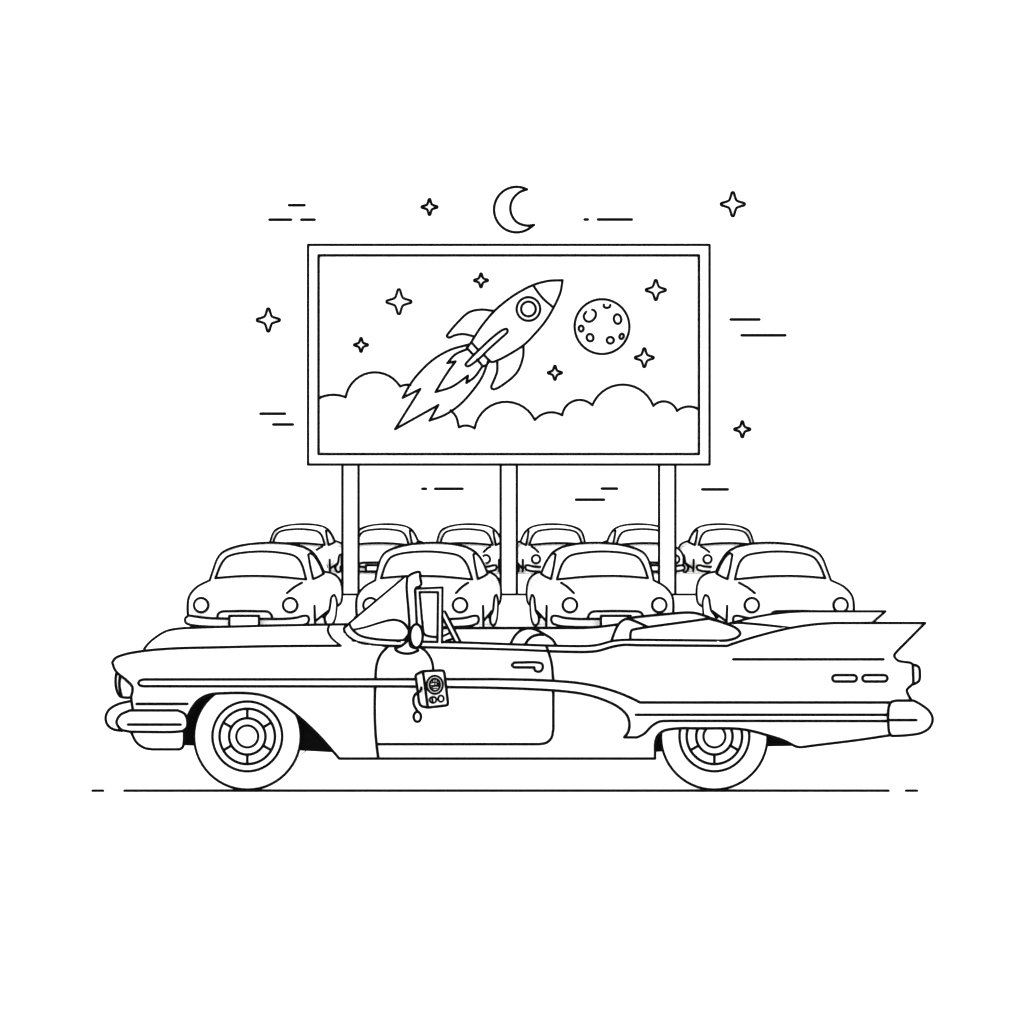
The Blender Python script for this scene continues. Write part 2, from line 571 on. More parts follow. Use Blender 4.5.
# door-top rail round the cockpit
rail_up = path([(401, 641.4), (458.6, 642.4), (517.2, 644.5), (560, 645.9), (589.3, 645.9), (599.1, 644.6), (610.8, 641.4), (620.5, 640.1), (638.1, 639.8)],
               [(638.1, 639.8), (716.3, 640.6)])
rail_dn = path([(727, 645.9), (640, 645.2), (622.5, 645.0), (610.8, 647.2), (599.1, 650.6), (589.3, 651.8), (560, 651.6), (517.2, 649.8), (458.6, 648.2), (421.5, 647.3), (401, 647)])
rail = Mesh()
slab(rail, rail_up + rail_dn, -0.004, 0.16)
line(rail, [p for p in rail_up if p[0] > 420], -0.004)
line(rail, [p for p in rail_dn if p[0] > 420], -0.004)
rail.build("cockpit_rail", car)
rail = Mesh()
ft = path([(446, 628.1), (583.6, 627.9)], [(583.6, 627.9), (599.1, 626.8), (618.6, 624.2), (640, 621)])
df = D0 + WID - 0.13
f = [P(x, y, df) for x, y in ft + [(640, 650), (446, 650)]]
rail.prism(f, [p + Vector((0, 0.1, 0)) for p in f])
rail.tube([P(x, y, df - 0.002) for x, y in ft], LR * df)
rail.build("cockpit_rail", car)

# windscreen: wraparound glass from the base curve up to the header bar
ws = Mesh()
base = [(409.3, 640, 17.10), (399, 640.5, 17.10), (386, 640, 17.14), (373.7, 638.8, 17.22), (360.1, 635.6, 17.42), (353.2, 630.4, 17.66), (350.4, 626.5, 17.82), (349.8, 624.2, YC)]
base = smooth(base, 4)
bl = [P(*b) for b in base]
n = len(bl)
hp0, hp1 = P(408.3, 578.3, 17.20), P(406.6, 576.8, YC)
tp = [hp0.lerp(hp1, (i / (n - 1)) ** 1.5) for i in range(n)]
bl += [mirror(p) for p in reversed(bl[:-1])]
tp += [mirror(p) for p in reversed(tp[:-1])]
rows = [[b.lerp(t, k / 8) for b, t in zip(bl, tp)] for k in range(9)]
ws.grid(rows)
ws.tube([r[n - 1] + Vector((-.63, 0, .77)) * R0 * .7 for r in rows], LR * YC)
ws_bvh = ws.bvh()
ws.tube(drape(ws_bvh, smooth([(353.2, 630.0), (364.2, 627.7), (382, 622.2), (390, 620.2), (395.6, 619.9), (402.5, 622.2), (406, 625.6), (408.6, 629.5)]), 17.3, lift=0.004), R0)
ws.tube([P(x, y, d - 0.012) for x, y, d in base] + [], R0)
wso = ws.build("windscreen", car)
pil = Mesh()
pp = path([(407.2, 577.1), (406.6, 587.3), (408.4, 610), (409.3, 625.6), (408.4, 636)], [(408.4, 636), (404.5, 639.6), (399.7, 641.0)], [(399.7, 641.0), (401, 646.6)], [(401, 646.6), (417, 646.6)],
          [(417, 646.6), (416.8, 623.6), (415.0, 589.4)], [(415.0, 589.4), (416.4, 587.6), (419.5, 586.6), (421.3, 583.9), (420.4, 580.5), (420.3, 573.7)],
          [(420.3, 573.7), (419.3, 571.9), (412, 573.7), (407.2, 577.1)])[:-1]
dp = 17.07
f = [P(x, y, dp) for x, y in pp]
pil.prism(f, [p + Vector((0, 0.05, 0)) for p in f])
i0 = 0
pil.tube([P(x, y, dp) for x, y in path([(401, 646), (406, 641), (408.6, 634.5)], [(408.6, 634.5), (409.3, 625.6), (408.4, 610), (406.6, 587.3), (407.2, 577.1)],
         [(407.2, 577.1), (412, 573.7), (419.3, 571.9), (420.3, 573.7)], [(420.3, 573.7), (420.1, 577), (420.8, 580.5), (421.3, 583.9), (419.5, 586.6), (416.4, 587.6), (415.0, 590)],
         [(415.0, 590), (416.0, 605), (416.8, 624)])], R0)
pil.tube([P(x, y, dp - 0.002) for x, y in smooth([(397, 641.1), (401.5, 640.8), (404.8, 639.2), (408.2, 634.8)])], R0)
# header bar along the top of the glass
hdr = [Vector((0, 0, -0.03)), Vector((0.018, 0, -0.03)), Vector((0.018, 0, 0.004)), Vector((0, 0, 0.004))]
ex = P(408.6, 577.5, 17.12)
c0 = [ex + h for h in hdr]; c1 = [mirror(p) for p in c0]
pil.grid([c0, c1], W, True); pil.fan(c0); pil.fan(c1)
pm = [mirror(P(min(x, 411.5), y, dp)) for x, y in pp]
pil.prism(pm, [p - Vector((0, 0.05, 0)) for p in pm])
sub(pil, "windscreen_frame", wso, car)

# quarter window frame
vw = Mesh()
dv = 17.03
o_ = [(415.2, 588.7), (442.6, 587.3), (442.0, 643.5), (417.5, 643.5)]
f = [P(x, y, dv) for x, y in o_]
vw.prism(f, [p + Vector((0, 0.04, 0)) for p in f])
dv -= 0.004
vw.tube([P(x, y, dv) for x, y in path([(416.2, 588.6), (442.6, 587.4)], [(442.6, 587.4), (442.1, 642.6)])], R0 * .88)
vw.tube([P(x, y, dv) for x, y in path([(423.4, 632.5), (421.6, 615), (419.6, 592.2)], [(419.6, 592.2), (438.0, 592.2)], [(438.0, 592.2), (437.4, 642.0)], [(437.4, 642.0), (422.2, 641.7)])], R0 * .88)
vw.tube([P(x, y, dv) for x, y in smooth([(422.6, 622), (423.2, 631.5), (425.4, 634.9), (430, 636.4), (437.0, 637.2)])], R0 * .88)
vw.tube([P(x, y, dv) for x, y in smooth([(415.3, 589.6), (415.9, 605), (416.9, 624.5)])], R0 * .88)
vw.build("quarter_window", car)

# door mirror
mi = Mesh()
dm = 16.86
bs = path([(394.9, 648.6), (401.2, 646.0), (409.3, 638.6)], [(409.3, 638.6), (411, 645), (418.4, 650.4)], [(418.4, 650.4), (413, 652.9), (406.6, 653.7), (400, 652.5), (394.9, 648.6)])[:-1]
f = [P(x, y, dm + 0.04) for x, y in bs]
mi.prism(f, [p + Vector((0, 0.13, 0)) for p in f])
mi.tube([P(x, y, dm + 0.038) for x, y in path([(409.3, 639.2), (402, 645.4), (399.5, 646.6), (395.2, 648.4)], [(395.2, 648.4), (396, 650.2), (400, 652.5), (406.6, 653.7), (413, 652.9), (418.2, 650.6)], [(418.2, 650.6), (417, 648)])], R0)
mi.tube([P(x, y, dm + 0.036) for x, y in smooth([(410.3, 639), (409.4, 643.6), (410.4, 646.6), (414, 648.2), (418.4, 648.2)])], R0 * 0.7)
el = ellipse(416.4, 635.9, 6.3, 11.7, 32)
f = [P(x, y, dm) for x, y in el]
mi.prism(f, [p + Vector((0, 0.05, 0)) for p in f])
mi.tube([P(x, y, dm) for x, y in el], R0, True)
mi.build("door_mirror", car)

# steering wheel, seen edge on
sw = Mesh()
dS, rad = 17.5, 0.19
tdir = Vector((0.455, 0, -0.89)).normalized()
ydir = P(455.3, 637.0, 1.0) - Vector((0, 0, H))
ydir = (ydir - tdir * ydir.dot(tdir)).normalized()
nrm = tdir.cross(ydir).normalized()
cc = P(455.3, 637.0, dS)
def ring(r, h, k=40):
    return [cc + r * (math.cos(2 * math.pi * i / k) * tdir + math.sin(2 * math.pi * i / k) * ydir) + h * nrm for i in range(k)]
h2 = 0.017
ro1, ro2, ri1, ri2 = ring(rad, -h2), ring(rad, h2), ring(rad - 0.03, -h2), ring(rad - 0.03, h2)
sw.grid([ro1, ro2, ri2, ri1, ro1], W, True)
sw.tube(ro1, R0, True); sw.tube(ro2, R0, True)
for a in (0, 120, 240):
    q = math.radians(a)
    e = cc + (rad - 0.02) * (math.cos(q) * tdir + math.sin(q) * ydir)
    sw.tube([cc, e], 0.012, mat=W)
swo = sw.build("steering_wheel", car)
co = Mesh()
for a, b in (((442, 628.9), (445.4, 627.4)), ((442, 636.6), (449.8, 632.9)), ((446, 640.8), (452, 639.0))):
    co.tube([P(a[0], a[1], 17.42), P(b[0], b[1], 17.42)], R0 * 0.9)
co.tube([P(400, 650, 17.6), cc], 0.03, mat=W)
sub(co, "steering_column", swo, car)

# seats and folded roof
def slab_part(name, poly, d, thick, lines, far_line=False):
    m = Mesh()
    f = [P(x, y, d) for x, y in poly]
    # the top falls a little towards the far side
    b = [P(x, y, d + thick) for x, y in poly]
    m.prism(f, b)
    for ln in lines:
        m.tube([P(x, y, d - 0.003) for x, y in ln], LR * d)
    return m
arc = smooth([(510.4, 643.8), (515.2, 635.4), (521.1, 630.3), (527.9, 628.4), (534.8, 629.3), (544.5, 634.2), (552.3, 639.4), (556.3, 645.3)])
m = slab_part("front_seat", arc + [(556, 690), (505, 690)], 17.42, 1.1, [arc, smooth([(525, 644.5), (528.9, 639.1), (533, 636.2), (538, 634.8), (543.6, 634.8)])])
m.build("front_seat", car)
arc = smooth([(611.2, 641.2), (615.7, 629.3), (619, 623.6), (622.5, 620.5), (627.4, 618.9), (638.1, 622.5), (647.9, 626.8)])
m = slab_part("rear_seat", arc + [(650, 690), (606, 690)], 17.42, 0.5, [arc])
m.build("rear_seat", car)
roof_r = smooth([(708.8, 618.6), (724, 623.0), (736.8, 628.6), (740.3, 633.4), (737.5, 637.1), (728, 640.2), (716, 640.8)])
nl = path([(630.3, 641), (630.5, 633.5), (631.8, 630.2), (635.5, 629.0)], [(635.5, 629.0), (647.9, 627.0), (680, 622.6), (708.8, 618.6)])
m = slab_part("folded_roof", nl + roof_r[1:], 17.33, 0.3, [nl, roof_r])
big = path([(622, 642), (622.5, 620)], [(622.5, 620), (630.3, 618), (642, 616.4), (665, 614.2), (685, 612.5), (694.8, 612.9), (704.5, 615.6), (716, 620), (724, 623.0)], [(724, 623.0), (734, 628)], [(734, 628), (734, 641)])
f = [P(x, y, 17.95) for x, y in big]
m.prism(f, [P(x, y, 18.55) for x, y in big])
m.prism([P(x, y, 17.6) for x, y in ((640, 630), (708.8, 622), (722, 627), (722, 641), (640, 641))], [P(x, y, 17.97) for x, y in ((640, 619), (690, 616), (720, 625), (722, 641), (640, 641))])
m.tube([P(x, y, 17.94) for x, y in big if x > 627 and y < 625], LR * 17.94)
m.tube([P(x, y, 17.5) for x, y in smooth([(647, 626.6), (643.5, 637.6), (646, 637.4), (649.5, 638.0), (651.6, 640.2)][1:])], R0 * 0.9)
m.build("folded_roof", car)

# ------------------------------------------------------------------ speaker hung on the door
sp = thing("window_speaker", P(433, 689, 16.9), "small drive-in loudspeaker with round grille and two knobs hooked on the convertible's door", "speaker")
dk = 16.83
ff = path([(422.9, 671.2), (440, 670.4)], [(440, 670.4), (443.4, 671), (444.5, 673.6)], [(444.5, 673.6), (448.0, 702.5)], [(448.0, 702.5), (447.4, 704.8), (445.4, 705.6)], [(445.4, 705.6), (427.8, 707.6)])
f = [P(x, y, dk) for x, y in ff]
sb = path([(421.5, 671.6), (416.6, 674.4), (415.6, 676)], [(415.6, 676), (419, 702)], [(419, 702), (421, 705.8), (427.8, 707.6)])
b = [P(x, y, 16.94) for x, y in [(421.6, 671.6), (444.6, 673.6), (448, 704), (430, 706.5), (419.5, 702.5), (415.9, 676)]]
m = Mesh()
m.prism(f, [p + Vector((0, 0.03, 0)) for p in f])
sidep = [(422.9, 671.2), (416.6, 674.4), (415.6, 676), (419, 702), (421, 705.8), (427.8, 707.6)]
dd = [dk, 16.92, 16.93, 16.93, 16.91, dk]
m.fan([P(x, y, q) for (x, y), q in zip(sidep, dd)])
m.prism([P(x, y, 16.86) for x, y in [(423.5, 671.6), (443, 671.6), (447, 704), (428.5, 706.5)]], [P(x, y, 16.95) for x, y in [(417.5, 676), (443, 673), (446, 702), (421, 702)]])
m.tube(f, R0, True)
m.tube([P(x, y, dk - 0.004 + 0.055 * max(0, min(1, (422.9 - x) / 6))) for x, y in sb], R0)
sbo = m.build("speaker_box", sp)
m = Mesh()
disc_c = P(434.8, 684.8, dk)
e1 = [P(x, y, dk - 0.006) for x, y in ellipse(434.8, 684.8, 8.0, 9.0, 32)]
m.prism(e1, [p + Vector((0, 0.01, 0)) for p in e1])
m.tube(e1, R0 * 0.8, True)
m.tube([P(x, y, dk - 0.006) for x, y in ellipse(434.8, 684.8, 5.2, 6.2, 28)], R0 * 0.75, True)
for ln in ([(430.8, 683.2), (434.6, 682.4), (438.8, 683.6)], [(430.8, 687.6), (434.8, 686.2), (438.6, 686.4)], [(432.8, 680.6), (432.6, 683)], [(435, 679.6), (434.8, 684)], [(437.2, 680.6), (437.2, 685.6)],
           [(431, 685.6), (438.4, 685)], [(432.6, 688.6), (436.6, 688.2)]):
    m.tube([P(x, y, dk - 0.007) for x, y in smooth(ln)], R0 * 0.5)
m.build("speaker_grille", sp)
for (x, y, rx, ry) in ((433.0, 699.9, 3.3, 3.0), (441.0, 698.7, 2.7, 3.1)):
    m = Mesh()
    e1 = [P(*q, dk - 0.01) for q in ellipse(x, y, rx, ry, 20)]
    m.prism(e1, [p + Vector((0, 0.012, 0)) for p in e1])
    m.tube(e1, R0 * 0.75, True)
    if x < 435:
        m.tube([P(432.3, 698.6, dk - 0.012), P(432.6, 701.6, dk - 0.012)], R0 * 0.7)
    m.build("knob", sp)
m = Mesh()
m.tube([P(x, y, 16.87) for x, y in smooth([(420.4, 647.5), (424.8, 650.4), (428.6, 654.8), (431.4, 660), (432.8, 665), (433.2, 671)])], R0)
m.build("cable", sp)
m = Mesh()
m.tube([P(x, y, 16.86) for x, y in smooth([(421.2, 687.8), (420.6, 690.4), (418.6, 692.4), (415.6, 694), (413.6, 698), (413.6, 703.6), (415.2, 707.6), (417.6, 711.3)])], R0)
m.tube([P(x, y, 16.86) for x, y in ellipse(417.3, 716.8, 3.7, 5.0, 24)], R0, True)
m.build("hook_loop", sp)

# ------------------------------------------------------------------ coupes: one kind, built for each side of the lot
DN, TH = 39.4, math.radians(5.2)
CX = 264.8
UX, VX = Vector((math.cos(TH), -math.sin(TH), 0)), Vector((math.sin(TH), math.cos(TH), 0))
ON = Vector(((246.0 - 512) * DN / F, DN, 0))
EYE = Vector((0, 0, H))
def loc3(u, v, z):
    return ON + UX * u + VX * v + Vector((0, 0, z))
def Cv(px, py, v):
    r = P(px, py, 1.0) - EYE
    t = (v + (ON - EYE).dot(VX)) / r.dot(VX)
    return EYE + r * t
def Cu(px, py, u):
    r = P(px, py, 1.0) - EYE
    t = (u + (ON - EYE).dot(UX)) / r.dot(UX)
    return EYE + r * t
def shift(pts):
    return list(pts)

def coupe_hull():
    m = Mesh()
    q = 0.955
    secs = [(0.0, .90, .42, .52), (.12, .965, .48, .60), (.5, 1.0, .52, .69), (1.0, 1.0, .57, .78), (1.6, .98, .62, .81), (2.4, .97, .64, .82), (3.2, 1.0, .60, .79), (3.8, .93, .5, .68), (4.2, .7, .4, .5)]
    rows = []
    for v, hw, zs, zt in secs:
        hw *= q; zt -= .012
        half = [(0, .14), (hw * .9, .14), (hw, .26), (hw, zs), (hw * .96, zs + (zt - zs) * .45), (hw * .80, zs + (zt - zs) * .82), (hw * .4, zt - .01), (0, zt)]
        loop = half + [(-a, b) for a, b in reversed(half[1:-1])]
        rows.append([loc3(a, v, b) for a, b in loop])
    m.grid(rows, W, True)
    m.fan(rows[0]); m.fan(rows[-1])
    loops = []
    for z, v0, v1, hw in ((.72, .98, 3.6, .90), (.92, 1.2, 3.3, .865), (1.115, 1.45, 3.0, .82), (1.21, 1.6, 2.85, .76), (1.29, 1.75, 2.7, .62), (1.335, 1.9, 2.5, .42), (1.352, 2.05, 2.35, .15)):
        vc, hv = (v0 + v1) / 2, (v1 - v0) / 2
        lp = []
        hw *= .965; z -= .012
        for k in range(40):
            a = 2 * math.pi * k / 40
            ca, sa = math.cos(a), math.sin(a)
            e = 0.45
            lp.append(loc3(hw * math.copysign(abs(ca) ** e, ca), vc + hv * math.copysign(abs(sa) ** e, sa), z))
        loops.append(lp)
    m.grid(loops, W, True); m.fan(loops[-1])
    return m

def build_coupe(flip, k, lr, label, group):
    """flip: the mirror image; k: overall size; lr: line radius"""
    sgn = -1.0 if flip else 1.0
    base = Vector(((CX - 512) * DN / F, DN, 0))
    def xf(p):
        q = (p - base) * k
        return Vector((q.x * sgn, q.y, q.z))
    root = thing("parked_coupe", (0, 0, 0), label, "car", group)
    def put(mesh, name, parent=root):
        me = mesh.build(name, None, xf)
        me.parent = parent
        return me
    r = lr
    hull = coupe_hull()
    bv = hull.bvh()
    def dr(mesh, pts, closed=False, lift=0.02, up=0.6):
        mesh.tube([p + Vector((0, 0, r * up)) for p in drape(bv, shift(pts), DN + 1, closed, 1.5, lift)], r, closed)
    # body outline
    for sil in (smooth([(188.3, 622, .10), (187.6, 604.9, .2), (189.3, 596, .3), (196.4, 587.4, .5), (209.6, 580.3, 1.0)]),
                smooth([(209.6, 580.3, 1.0), (213.1, 569.8, 1.4), (217.5, 558.3, 1.6), (222.7, 552.2, 1.75), (236.8, 546.4, 1.85), (257.9, 543.2, 2.0), (275.5, 542.7, 2.0), (293, 544.3, 1.95), (305.4, 547.8, 1.9), (313.0, 552.6, 1.85), (319.4, 561.9, 1.9), (323.8, 571.5, 2.0)]),
                smooth([(323.8, 571.5, 2.0), (331.7, 573.3, 2.6), (338.4, 577.7, 3.0), (341.8, 585.6, 3.1), (342, 599.0, 3.1), (340.5, 603.6, 3.1), (336, 606.9, 3.0)])):
        edge = [Cv(x, y, v) for x, y, v in sil]
        lip = [Cv(x + (262 - x) * .16, y + (604 - y) * .16, v + .12) for x, y, v in sil]
        hull.grid([edge, lip])
        hull.tube(edge, r)
    dr(hull, smooth([(286.9, 593.9), (294, 588), (301.9, 583.5)]))
    hull.tube([Cu(x, y, 1.02) for x, y in [(314.5, 605.8), (314.8, 616), (315.2, 626)]], r)
    hull.tube([Cu(x, y, 1.02) for x, y in path([(315.0, 621.4), (328.4, 610.6)])], r)
    hull.tube([Cu(x, y, 1.02) for x, y in path([(323, 616.2), (325.8, 622.2)])], r)
    put(hull, "body")
    # windows
    m = Mesh()
    wp = path([(215.4, 578.2), (221, 564.5), (226.3, 557.5), (235, 554), (257.9, 551.5), (279, 552.5), (294.8, 556), (301, 562.7), (306.2, 579.4)], [(306.2, 579.4), (275.5, 576.5), (249, 575.9), (230, 576.8), (215.4, 578.2)])[:-1]
    def wv(p):
        z = Cv(p[0], p[1], 1.3).z
        return 0.93 + (z - .76) * 1.15
    dens = densify(wp, 4, True)
    loop = [Cv(x, y, wv((x, y))) for x, y in dens]
    m.fan([Cv(x, y, wv((x, y)) + 0.02) for x, y in dens])
    m.tube(loop, r, True)
    put(m, "windscreen")
    m = Mesh()
    sp_ = path([(308.2, 554.4), (310.6, 568), (313.3, 579.0)], [(313.3, 579.0), (319, 576.6), (323.8, 573.6)], [(323.8, 573.6), (318.4, 562), (313.2, 554.8), (310.4, 553.4), (308.2, 554.4)])[:-1]
    vs = [Cv(x, y, 1.25 + (x - 308) * 0.02) for x, y in sp_]
    m.fan([p + VX * 0.02 for p in vs]); m.tube(vs, r, True)
    put(m, "side_window")
    # headlights
    for cx in (201.1, 290.2):
        m = Mesh()
        lens = [Cv(x, y, -0.03) for x, y in ellipse(cx, 605.1, 7.1, 7.1, 32)]
        back = [p + VX * 0.3 for p in lens]
        m.grid([lens, back], W, True)
        c = sum(lens, Vector()) / len(lens) - VX * 0.03
        m.add(lens + [c], [(i, (i + 1) % 32, 32) for i in range(32)], W)
        m.tube(lens, r * 1.05, True)
        put(m, "headlight")
    # grille, bumper, plate
    m = Mesh()
    gp = smooth([(217.3, 618), (218.2, 614), (221, 611.9), (232, 611.2), (244, 611), (257, 611.2), (268.0, 611.9), (271, 614.4), (272.3, 618)])
    f = [Cv(x, y, -0.04) for x, y in gp]
    m.prism([Vector(p) for p in f], [p + VX * 0.15 for p in f])
    m.tube(f, r)
    put(m, "grille")
    m = Mesh()
    bp = path([(188.5, 615.5), (205, 617.8), (228.9, 618.7), (259.7, 618.9), (285, 618.8), (296, 617.8), (304.0, 615.8), (307.6, 616.2), (309.0, 619.6), (307.4, 623.6)],
              [(307.4, 623.6), (300, 625.9), (285, 627.0), (262, 627.3), (228, 627.2), (200, 626.2), (190.4, 625.0)], [(190.4, 625.0), (185.6, 622.6), (185.2, 618.4), (188.5, 615.5)])[:-1]
    f = [Cv(x, y, -0.09 + abs(x - 247) ** 2 * 2.5e-5) for x, y in bp]
    m.prism(f, [p + VX * 0.12 for p in f])
    m.tube(f, r, True)
    put(m, "bumper")
    m = Mesh()
    f = [Cv(x, y, -0.13) for x, y in ((229.3, 615.9), (259.0, 615.9), (259.0, 626.6), (229.3, 626.6))]
    m.prism(f, [p + VX * 0.03 for p in f])
    m.tube([p - VX * 0.002 for p in f], r, True)
    put(m, "number_plate")
    # wheels: the near rear one shows its tyre, the others are plain white without outline
    m = Mesh()
    wpz = smooth([(333.5, 594.9), (330.8, 597.2), (329.6, 604), (328.2, 611), (324.6, 616), (324.2, 621.4), (327, 625.0), (331.2, 624.6), (334.2, 619.4), (335.8, 608.5), (335.6, 599.7)], closed=True)
    f = [Cu(x, y, 1.03) for x, y in wpz]
    bk = [p - UX * 0.2 for p in f]
    m.grid([f, bk], W, True)
    m.fan(f); m.fan(bk)
    m.tube([p + UX * 0.012 for p in f], r, True)
    put(m, "wheel")
    for u, v in ((-.86, .75), (.80, .75), (-.86, 3.2)):
        m = Mesh()
        a = [loc3(u - .09, v + .3 * math.cos(q * math.pi / 16), .3 + .3 * math.sin(q * math.pi / 16)) for q in range(32)]
        b = [p + UX * 0.18 for p in a]
        m.grid([a, b], W, True); m.fan(a); m.fan(b)
        put(m, "wheel")
    return root

def copy_thing(root):
    c = root.copy(); scene.collection.objects.link(c)
    for ch in list(root.children):
        q = ch.copy(); scene.collection.objects.link(q); q.parent = c
    return c

def place(root, cpx, d):
    root.location = ((cpx - 512) * d / F, d, 0)

GF, GB = "coupes in the front row behind the convertible", "coupes in the back row behind the screen posts"
front = [(264.8, False, "rounded coupe standing behind the convertible's hood, leftmost of the four big coupes"),
         (433.3, False, "rounded coupe half hidden behind the convertible's windscreen and quarter window"),
         (596.8, True, "rounded coupe behind the convertible's seats, right of the middle screen post"),
         (777.1, True, "rounded coupe behind the convertible's tail fins, rightmost of the four big coupes")]
back = [(301.4, False, "small distant coupe left of the left screen post, leftmost of the back row"),
        (385.0, False, "small distant coupe just right of the left screen post, partly hidden by it"),
        (470.2, False, "small distant coupe whose right end goes behind the middle screen post"),
        (553.3, True, "small distant coupe just right of the middle screen post"),
        (640.5, True, "small distant coupe mostly behind the right screen post, roof sticking out left"),
        (723.6, True, "small distant coupe right of the right screen post, rightmost of the back row")]
KB, DB = 1.094, 75.6
protos = {}
NUDGE = {433.3: (1.0, -0.4), 596.8: (-1.2, 1.0), 777.1: (0, 0.6), 385.0: (1.0, -0.8), 470.2: (1.0, -0.6), 553.3: (-2.6, 0.6), 640.5: (-1.6, 0.4), 723.6: (-1.6, 0)}
for row, grp, k, d, lr in ((front, GF, 1.0, DN, 1.4 * DN / F), (back, GB, KB, DB, 1.28 * DB / F / KB)):
    for cpx, flip, label in row:
        key = (grp, flip)
        if key not in protos:
            protos[key] = build_coupe(flip, k, lr * (k if k == 1.0 else 1.0), label, grp)
            root = protos[key]
        else:
            root = copy_thing(protos[key])
            root["label"] = label
        dx, rot = NUDGE.get(cpx, (0, 0))
        place(root, cpx + dx, d)
        root.rotation_euler = (0, 0, math.radians(rot))

# ------------------------------------------------------------------ the screen on its posts
DS = 57.0
RS = 1.42 * DS / F
def rect(x0, y0, x1, y1, d):
    return [P(x0, y0, d), P(x1, y0, d), P(x1, y1, d), P(x0, y1, d)]
scr = thing("movie_screen", P(509, 595, DS), "big white outdoor cinema screen on three posts showing a rocket flying past a cratered moon", "movie screen")
scr.location.z = 0; scr["_org"] = tuple(scr.location)
ox0, oy0, ox1, oy1 = 308.0, 244.8, 709.6, 464.6
ix0, iy0, ix1, iy1 = 318.5, 255.3, 699.0, 454.1
m = Mesh()
for a in ((ox0, oy0, ox1, iy0), (ox0, iy1, ox1, oy1), (ox0, iy0, ix0, iy1), (ix1, iy0, ox1, iy1)):
    f = rect(*a, DS)
    m.prism(f, [p + Vector((0, 0.3, 0)) for p in f])
m.tube(rect(ox0, oy0, ox1, oy1, DS), RS, True)
m.tube(rect(ix0, iy0, ix1, iy1, DS), RS, True)
m.build("frame", scr)
m = Mesh()
f = rect(ix0, iy0, ix1, iy1, DS + 0.06)
m.prism(f, [p + Vector((0, 0.15, 0)) for p in f])
panel = m.build("screen_panel", scr)
for a, b in ((342.4, 358.6), (500.6, 516.9), (659.0, 675.4)):
    m = Mesh()
    f = [P(a, 464.8, DS), P(b, 464.8, DS), P(b, 595.0, DS), P(a, 595.0, DS)]
    for q in (f[2], f[3]):
        q.z = 0.0
    m.prism(f, [p + Vector((0, 0.35, 0)) for p in f])
    for x in (a, b):
        t = P(x, 465.5, DS); e = P(x, 595.0, DS); e.z = 0.02
        m.tube([t, e], RS)
    m.build("post", scr)
DPN = DS + 0.055
def pic(name, lines, label=None):
    m = Mesh()
    for pts, closed in lines:
        m.tube([P(x, y, DPN) for x, y in pts], RS * 0.97, closed)
    o = m.build(name, scr); o.parent = panel
    if label:
        o["label"] = label
    return o
def Z(pts):
    return [(380 + x * .2148, 260 + y * .2148) for x, y in pts]
rocket = [
    (path(Z([(425, 382), (470, 312), (530, 240), (580, 196), (640, 154), (712, 117), (780, 98), (850, 94)]),
          Z([(850, 94), (840, 150), (808, 222), (770, 285), (720, 345), (670, 395), (600, 440), (545, 468), (520, 475), (508, 466), (485, 443)])), False),
    (smooth(Z([(712, 117), (755, 175), (808, 222)])), False),
    (ellipse(*Z([(691, 228)])[0], 55 * .2148, 55 * .2148), True),
    (ellipse(*Z([(691, 228)])[0], 34 * .2148, 34 * .2148), True),
    (smooth(Z([(530, 237), (470, 231), (415, 243), (365, 287), (318, 342), (311, 354), (322, 361), (350, 350), (390, 345), (435, 355)])), False),
    (smooth(Z([(668, 398), (666, 450), (640, 520), (590, 568), (530, 602), (518, 594), (532, 556), (545, 520), (546, 474)])), False),
    (smooth(Z([(590, 321), (572, 325), (530, 355), (470, 410), (415, 465), (398, 488), (408, 495), (455, 465), (510, 412), (560, 367), (594, 333)]), closed=True), True),
    (Z([(425, 382), (458, 420)]), False), (Z([(425, 382), (405, 410), (436, 443)]), False),
    (Z([(452, 463), (478, 494), (494, 491), (510, 470)]), False), (Z([(485, 443), (508, 468)]), False)]
pic("rocket", rocket)
flame = [
    (path(Z([(415, 393), (330, 417), (250, 462), (180, 528), (140, 580), (105, 642)]), Z([(105, 642), (188, 600)]), Z([(188, 600), (70, 788)]), Z([(70, 788), (272, 675)]), Z([(272, 675), (230, 748)]),
          Z([(230, 748), (300, 722), (370, 675), (430, 610), (475, 545), (503, 472)])), False),
    (path(Z([(408, 414), (350, 440), (313, 480)]), Z([(313, 480), (352, 472)]), Z([(352, 472), (310, 530), (258, 615)]), Z([(258, 615), (335, 590), (410, 538)]), Z([(410, 538), (402, 573)]), Z([(402, 573), (440, 545), (476, 496)])), False)]
pic("flame", flame)
def Y(pts):
    return [(560 + x * .1856, 230 + y * .1856) for x, y in pts]
moon = [(ellipse(602, 326.6, 27.4, 27.4, 64), True),
        (smooth(Y([(141, 440), (128, 463), (138, 488), (160, 494), (183, 480), (194, 455), (187, 436), (173, 429)])), False),
        (smooth(Y([(236, 402), (237, 413), (251, 420), (268, 414), (271, 404)])), False)]
for x, y, rx, ry, rot in ((310, 480, 20, 26, 10), (332, 573, 11, 15, -20), (271, 594, 19, 18, 0), (162, 580, 18, 20, 20), (114, 531, 13, 16, 0)):
    c = Y([(x, y)])[0]
    moon.append((ellipse(c[0], c[1], rx * .1856, ry * .1856, 24, rot=rot), True))
pic("cratered_moon", moon)
def humps(*pts):
    out = []
    for i in range(0, len(pts) - 2, 2):
        h = hump(pts[i], pts[i + 1], pts[i + 2])
        out += h if not out else h[1:]
    return out
cl1 = humps((318.8, 398.3), (332.8, 394.8), (345.7, 397.3), (374.5, 372.3), (400.1, 386.5), (405.3, 384.9), (410.6, 385.0))
